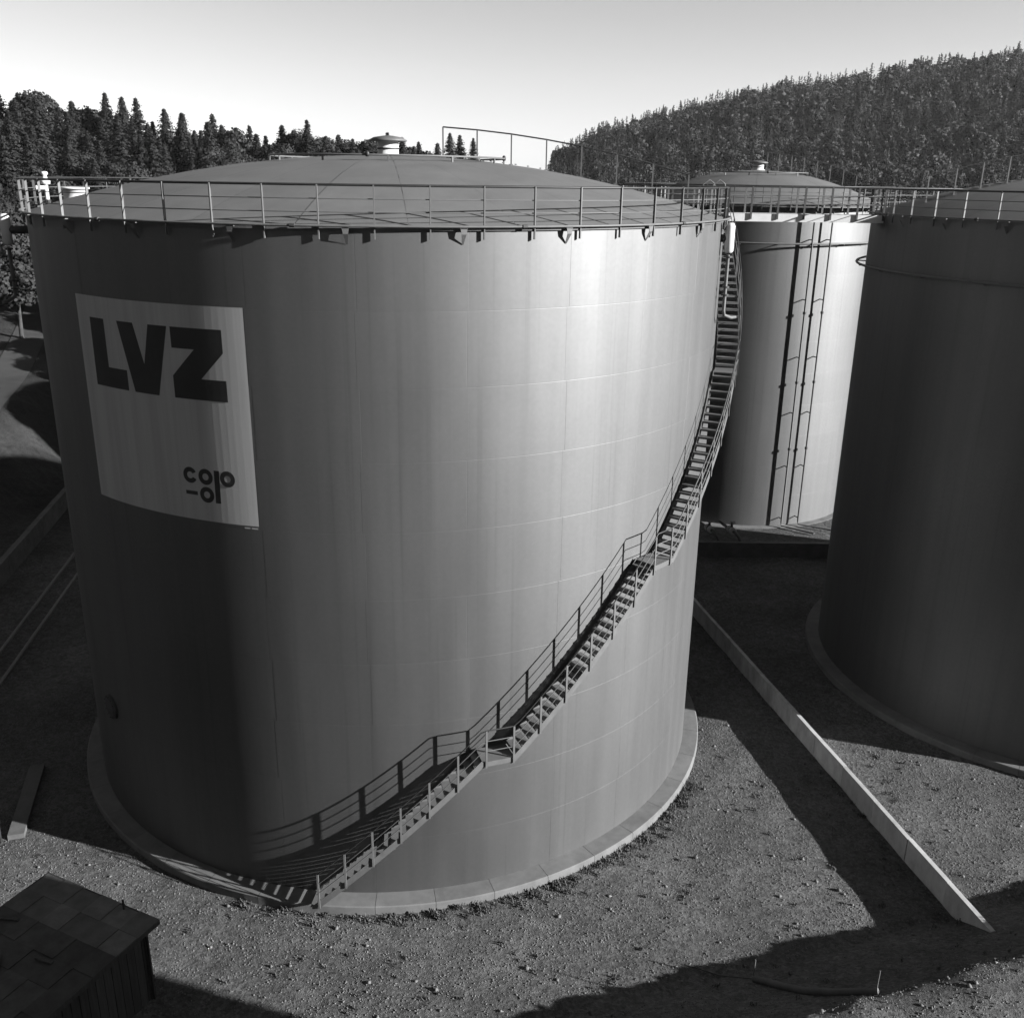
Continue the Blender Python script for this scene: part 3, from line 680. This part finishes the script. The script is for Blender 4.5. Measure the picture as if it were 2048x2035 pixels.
def build_weeds():
    rng = np.random.default_rng(21); C, A, B = [], [], []
    spots = []
    for i in range(150):
        az = rng.uniform(-108, -25); r = R1 + .66 + abs(rng.normal(0, .25)); q = pol(r, az); spots.append((C1[0] + q.x, C1[1] + q.y, rng.uniform(.5, 1.1)))
    for i in range(90):
        t = rng.random(); spots.append((9.6 + 4 * t + rng.choice([-.25, .3]) + rng.normal(0, .12), 43 - 20.5 * t, rng.uniform(.4, .9)))
    for i in range(260): spots.append((rng.uniform(-16, 16), rng.uniform(19, 33), rng.uniform(.3, .7)))
    for x, y, s in spots:
        if math.hypot(x - C1[0], y - C1[1]) < R1 + .62 or math.hypot(x - C2[0], y - C2[1]) < R2 + .62 or (-14.5 < x < -8.6 and y < 22): continue
        for k in range(14):
            a = rng.random() * 6.283; h = s * rng.uniform(.06, .17); o = rng.normal(0, .09 * s, 2); lean = np.array([math.cos(a), math.sin(a), 0]) * h * rng.uniform(.2, .8)
            up = np.array([0, 0, h]) + lean; C.append(np.array([x + o[0], y + o[1], tz(x, y)]) + up * .5); A.append(np.array([-math.sin(a), math.cos(a), 0]) * .014); B.append(up * .5)
    o = link(bpy.data.objects.new('weeds', quads_mesh('weeds', np.array(C), np.array(A), np.array(B), M['weed']))); tag(o, 'small weeds growing in the gravel and along the tank ring', 'weeds', kind='stuff')
# ------------------------------------------------------------------ trees
def quads_mesh(name, C, A, B, mat, N=None):
    """C centre, A and B half axes, all (n,3)."""
    if N is not None:
        flip = (np.cross(A, B) * N).sum(1) < 0; A = np.where(flip[:, None], -A, A)
    n = len(C); P = np.stack([C - A - B, C + A - B, C + A * .7 + B, C - A * .7 + B], 1).reshape(-1, 3)
    me = bpy.data.meshes.new(name); me.vertices.add(n * 4); me.vertices.foreach_set('co', P.ravel()); me.loops.add(n * 4); me.loops.foreach_set('vertex_index', np.arange(n * 4, dtype=np.int32))
    me.polygons.add(n); me.polygons.foreach_set('loop_start', np.arange(0, n * 4, 4, dtype=np.int32)); me.update(calc_edges=True)
    if mat: me.materials.append(mat)
    if N is not None:
        me.polygons.foreach_set('use_smooth', [True] * n)
        at = me.attributes.new('custom_normal', 'FLOAT_VECTOR', 'POINT'); at.data.foreach_set('vector', np.repeat(N, 4, axis=0).ravel().astype(np.float32)); me.update()
    return me
build_weeds()
def conifer_quads(rng, h, R, nb, per, leaf):
    C, A, B = [], [], []
    t = np.sort(rng.random(nb) ** .7) * .90 + .09
    tier = np.round(t * 19) / 19; t = .15 * tier + .85 * t
    for k in range(nb):
        z = t[k] * h; az = rng.random() * 6.283
        L = R * (1 - t[k]) ** .80 * rng.uniform(.4, 1.2) + .06
        d = np.array([math.cos(az), math.sin(az), 0]); sde = np.array([-d[1], d[0], 0])
        for j in range(per):
            q = (j + rng.uniform(.2, .9)) / per
            droop = -.22 * L * q + .10 * L * q * q
            c = d * L * q + np.array([0, 0, z + droop]) + rng.normal(0, .10, 3) * np.array([1, 1, .6])
            s = leaf * rng.uniform(.6, 1.3) * (1 - .35 * q) * (1.15 - .8 * t[k])
            ax = (d * rng.uniform(.4, 1) + sde * rng.normal(0, .6) + np.array([0, 0, -.35])); ax /= np.linalg.norm(ax)
            bx = np.cross(ax, rng.normal(0, 1, 3)); bx = bx * .35 + sde * .5 + np.array([0, 0, rng.normal(0, .3)]); bx /= np.linalg.norm(bx)
            C.append(c); A.append(ax * s); B.append(bx * s * .55)
    for j in range(6):
        z = h * (.93 + .07 * j / 6); C.append(np.array([0, 0, z])); A.append(np.array([.16 * (1 - j / 7), .05, 0])); B.append(np.array([0, .08, h * .02]))
    C, A, B = np.array(C), np.array(A), np.array(B)
    N = C * np.array([1, 1, 0]); N /= np.linalg.norm(N, axis=1)[:, None] + 1e-6; N = N * .85 + np.array([0, 0, .35]) + rng.normal(0, .28, N.shape); N /= np.linalg.norm(N, axis=1)[:, None]
    return C, A, B, N
def broad_quads(rng, h, R, clumps, per, leaf):
    C, A, B, N = [], [], [], []
    for k in range(clumps):
        f = (k + .5) / clumps; z = h * (.30 + .62 * f); rr = R * math.sqrt(max(0.05, 1 - ((f - .42) / .62) ** 2)) * rng.uniform(.35, .85)
        az = k * 2.399 + rng.normal(0, .4); c0 = np.array([rr * math.cos(az), rr * math.sin(az), z]); cr = R * rng.uniform(.30, .46)
        v = rng.normal(0, 1, (per, 3)); v /= np.linalg.norm(v, axis=1)[:, None]; v[:, 2] = np.where(v[:, 2] < -.3, -v[:, 2] * .6, v[:, 2])
        c = c0 + v * (cr * rng.uniform(.72, 1.08, (per, 1))) * np.array([1, 1, .8])
        nn = v + rng.normal(0, .55, (per, 3)); nn /= np.linalg.norm(nn, axis=1)[:, None]
        a = np.cross(nn, rng.normal(0, 1, (per, 3))); a /= np.linalg.norm(a, axis=1)[:, None] + 1e-9; b = np.cross(nn, a)
        s = leaf * rng.uniform(.5, 1.3, (per, 1)); C.append(c); A.append(a * s); B.append(b * s * .8); o = c - np.array([0, 0, h * .5]); o /= np.linalg.norm(o, axis=1)[:, None]; q = v * .75 + o * .35 + rng.normal(0, .22, v.shape); N.append(q / np.linalg.norm(q, axis=1)[:, None])
    return np.concatenate(C), np.concatenate(A), np.concatenate(B), np.concatenate(N)
def trunk_mesh(rng, h, r, limbs, lean=.0):
    mb = MB(); n = 7; pts = [(lean * math.sin(i) * .3, lean * math.cos(i * 1.3) * .3, -.8 + (h + .8) * i / n) for i in range(n + 1)]
    mb.tube(pts, [r * (1 - .93 * i / n) for i in range(n + 1)], 7)
    for k in range(limbs):
        z = h * (.25 + .5 * k / max(1, limbs)); a = k * 2.4; L = h * .22
        mb.tube([(0, 0, z), (L * .5 * math.cos(a), L * .5 * math.sin(a), z + L * .35), (L * math.cos(a), L * math.sin(a), z + L * .8)], [r * .4, r * .25, r * .08], 5)
    return mb.mesh('trunk', M['bark'])
def crown_mesh(q, mat): return quads_mesh('crown', q[0], q[1], q[2], mat, q[3])
KIN = []
for s in range(6):
    rng = np.random.default_rng(100 + s); h = 15 + 2.5 * rng.random(); R = 4.6 + 1.4 * rng.random()
    KIN.append(('c', h, crown_mesh(conifer_quads(rng, h, R, 760, 8, .44), M['needles']), trunk_mesh(rng, h * .97, .26, 0)))
for s in range(6):
    rng = np.random.default_rng(200 + s); h = 13 + 3 * rng.random(); R = 4.2 + 1.2 * rng.random()
    KIN.append(('b', h, crown_mesh(broad_quads(rng, h, R, 34, 420, .18), M['leaves']), trunk_mesh(rng, h * .8, .3, 6, .5)))
def tree(x, y, kin, sc, label, group, name, rng, dz=0):
    k, h, cm, tm = kin; o = empty(name, (x, y, tz(x, y) - .2 + dz), rng.random() * 6.28); o.scale = (sc * rng.uniform(.9, 1.1), sc * rng.uniform(.9, 1.1), sc)
    inst('crown', cm, o); inst('trunk', tm, o); tag(o, label, 'tree', group); return o
def polar(phi, d): return d * math.sin(rad(phi)), d * math.cos(rad(phi))
def plant_left():
    rng = np.random.default_rng(5)
    pts = []
    LAB = {('c', 'ridge'): ('dark conifer whose tip breaks the skyline of the left ridge', 'conifers on the skyline of the left ridge', 'conifer_tree'),
           ('b', 'ridge'): ('round leafy tree on the skyline of the left ridge', 'leafy trees on the left ridge', 'leafy_tree'),
           ('c', 'mid'): ('dark conifer inside the wood below the left ridge', 'conifers inside the left wood', 'conifer_tree'),
           ('b', 'mid'): ('leafy tree among the conifers of the left wood', 'leafy trees inside the left wood', 'leafy_tree'),
           ('b', 'edge'): ('leafy broad-crowned tree at the lower edge of the left wood', 'leafy trees at the edge of the left wood', 'leafy_tree')}
    def place(phi, d, kind, h, rank):
        x, y = polar(phi, d)
        if any((x - a) ** 2 + (y - b) ** 2 < (2.8 if rank != 'edge' else 9.0) for a, b in pts): return
        pts.append((x, y)); ks = [q for q in KIN if q[0] == kind]; k = ks[rng.integers(len(ks))]; lab, grp, nm = LAB[(kind, rank)]
        tree(x, y, k, h / k[1], lab, grp, nm, rng)
    phi = -30.5
    while phi < -4.4:
        con = rng.random() < (.9 if phi < -17 else .55)
        place(phi, 173 + rng.uniform(-4, 5), 'c' if con else 'b', 15 * (rng.uniform(.86, 1.07) if con else rng.uniform(.8, .93)), 'ridge'); phi += rng.uniform(.62, 1.0)
    phi = -18.0
    while phi < -4.6:
        con = rng.random() < .5; place(phi, 178 + rng.uniform(-3, 4), 'c' if con else 'b', rng.uniform(12.2, 14.6) if con else rng.uniform(11.5, 13.2), 'ridge'); phi += rng.uniform(.55, .8)
    for base, n, f, lim in ((165, 34, .85, 14), (156, 34, .9, 14), (148, 32, .85, 13.5), (140, 28, .6, 12.5)):
        for i in range(n):
            ph = -30.5 + 25.6 * (i + rng.uniform(0, .8)) / n; con = rng.random() < (f if ph < -17 else f * .45)
            place(ph, base + rng.uniform(-4, 4), 'c' if con else 'b', lim * (rng.uniform(.85, 1.08) if con else rng.uniform(.72, .9)), 'mid')
    for base, n in ((129, 24), (119, 20), (108, 15)):
        for i in range(n):
            ph = -30.5 + 25 * (i + rng.uniform(0, .8)) / n
            place(ph, base + rng.uniform(-5, 5), 'b', rng.uniform(8.5, 12.0), 'edge')
    bs = [q for q in KIN if q[0] == 'b']  # leafy trees added out of sight, only to shade the road
    for k, (x, y, h) in enumerate(((-27, 80, 10.5), (-31, 86, 11.5), (-33, 94, 12), (-36, 101, 12.5), (-29, 91, 11), (-34, 109, 12.5), (-40, 112, 13))):
        tree(x, y, bs[k % 6], h / bs[k % 6][1], 'leafy tree added out of sight behind the LVZ tank to shade the road', 'unseen trees added behind the LVZ tank for road shade', 'leafy_tree', rng)
    cs = [q for q in KIN if q[0] == 'c']
    for phi, d, sc, lab in ((-3.75, 215, .98, 'taller, left one of two lone conifers beyond the roof of the LVZ tank'), (-3.2, 219, .9, 'lower conifer touching the lone tall one beyond the roof of the LVZ tank'), (-2.45, 217, .83, 'small lone conifer, right of the pair beyond the tank roof')):
        x, y = polar(phi, d); o = tree(x, y, cs[int(phi * 10) % 6], sc, lab, None, 'conifer_tree', rng)
        el = {-3.75: 2.3, -3.2: 2.2, -2.45: 2.05}[phi]; o.location.z = math.tan(rad(el)) * d + CAM_Z - cs[int(phi * 10) % 6][1] * sc
plant_left()

def far_wood():
    rng = np.random.default_rng(11); V = []
    variants = []
    for s in range(6):
        r2 = np.random.default_rng(300 + s); variants.append(conifer_quads(r2, 12.5 + 2 * r2.random(), 4.4, 80, 3, .62))
    for s in range(4):
        r2 = np.random.default_rng(400 + s); variants.append(broad_quads(r2, 11 + 2 * r2.random(), 4.2, 12, 30, .46))
    fine = []
    for s in range(6):
        r2 = np.random.default_rng(500 + s); fine.append(conifer_quads(r2, 12.5 + 2 * r2.random(), 4.4, 120, 4, .40))
    for s in range(4):
        r2 = np.random.default_rng(600 + s); fine.append(broad_quads(r2, 11 + 2 * r2.random(), 4.2, 14, 50, .27))
    CC, AA, BB, NN = [], [], [], []
    n = 0
    for i in range(14000):
        phi = rng.uniform(1.2, 32); d = 240 + 355 * rng.random() ** .8
        if n > 2450: break
        if phi < 1.9 and d > 400: continue
        x, y = polar(phi, d); h = float(hills(x, y))
        vi = rng.integers(6) if rng.random() < (.8 if d > 380 else .55) else 6 + rng.integers(4)
        s = rng.uniform(.75, 1.1)
        if h + 13.5 * s < 19.5: continue                     # down in the valley floor, out of sight behind the tanks
        C, A, B, N = (fine if d < 410 else variants)[vi]; a = rng.random() * 6.283; c, q = math.cos(a), math.sin(a); Rm = np.array([[c, -q, 0], [q, c, 0], [0, 0, 1]]).T * s
        CC.append(C @ Rm + np.array([x, y, h - .4])); AA.append(A @ Rm); BB.append(B @ Rm); NN.append(N @ (Rm / s)); n += 1
    # skyline rank
    phi = 1.6
    while phi < 32:
        d = 572 + rng.uniform(-8, 8); x, y = polar(phi, d); h = float(hills(x, y)); C, A, B, N = variants[rng.integers(10)]; s = rng.uniform(.55, .85)
        CC.append(C * s + np.array([x, y, h - .4])); AA.append(A * s); BB.append(B * s); NN.append(N); phi += rng.uniform(.09, .22)
    o = link(bpy.data.objects.new('far_wood', quads_mesh('far_wood', np.concatenate(CC), np.concatenate(AA), np.concatenate(BB), M['far_wood'], np.concatenate(NN))))
    tag(o, 'dense wood covering the distant hill on the right', 'wood', kind='stuff')
far_wood()

# ------------------------------------------------------------------ haze over the valley
mb = MB(); mb.box((0, 150, 60), (2600, 2600, 190)); hz_ = mb.mesh('haze', M['stone']); hz_.materials.clear()
hm = bpy.data.materials.new('haze'); hm.use_nodes = True; hn = hm.node_tree; hn.nodes.clear()
pv = hn.nodes.new('ShaderNodeVolumePrincipled'); pv.inputs['Color'].default_value = (.9, .9, .9, 1); pv.inputs['Density'].default_value = 0.00007; pv.inputs['Anisotropy'].default_value = 0.2
ho = hn.nodes.new('ShaderNodeOutputMaterial'); hn.links.new(pv.outputs[0], ho.inputs['Volume']); hz_.materials.append(hm)
tag(link(bpy.data.objects.new('haze', hz_)), 'thin pale haze over the valley', 'haze', kind='stuff')
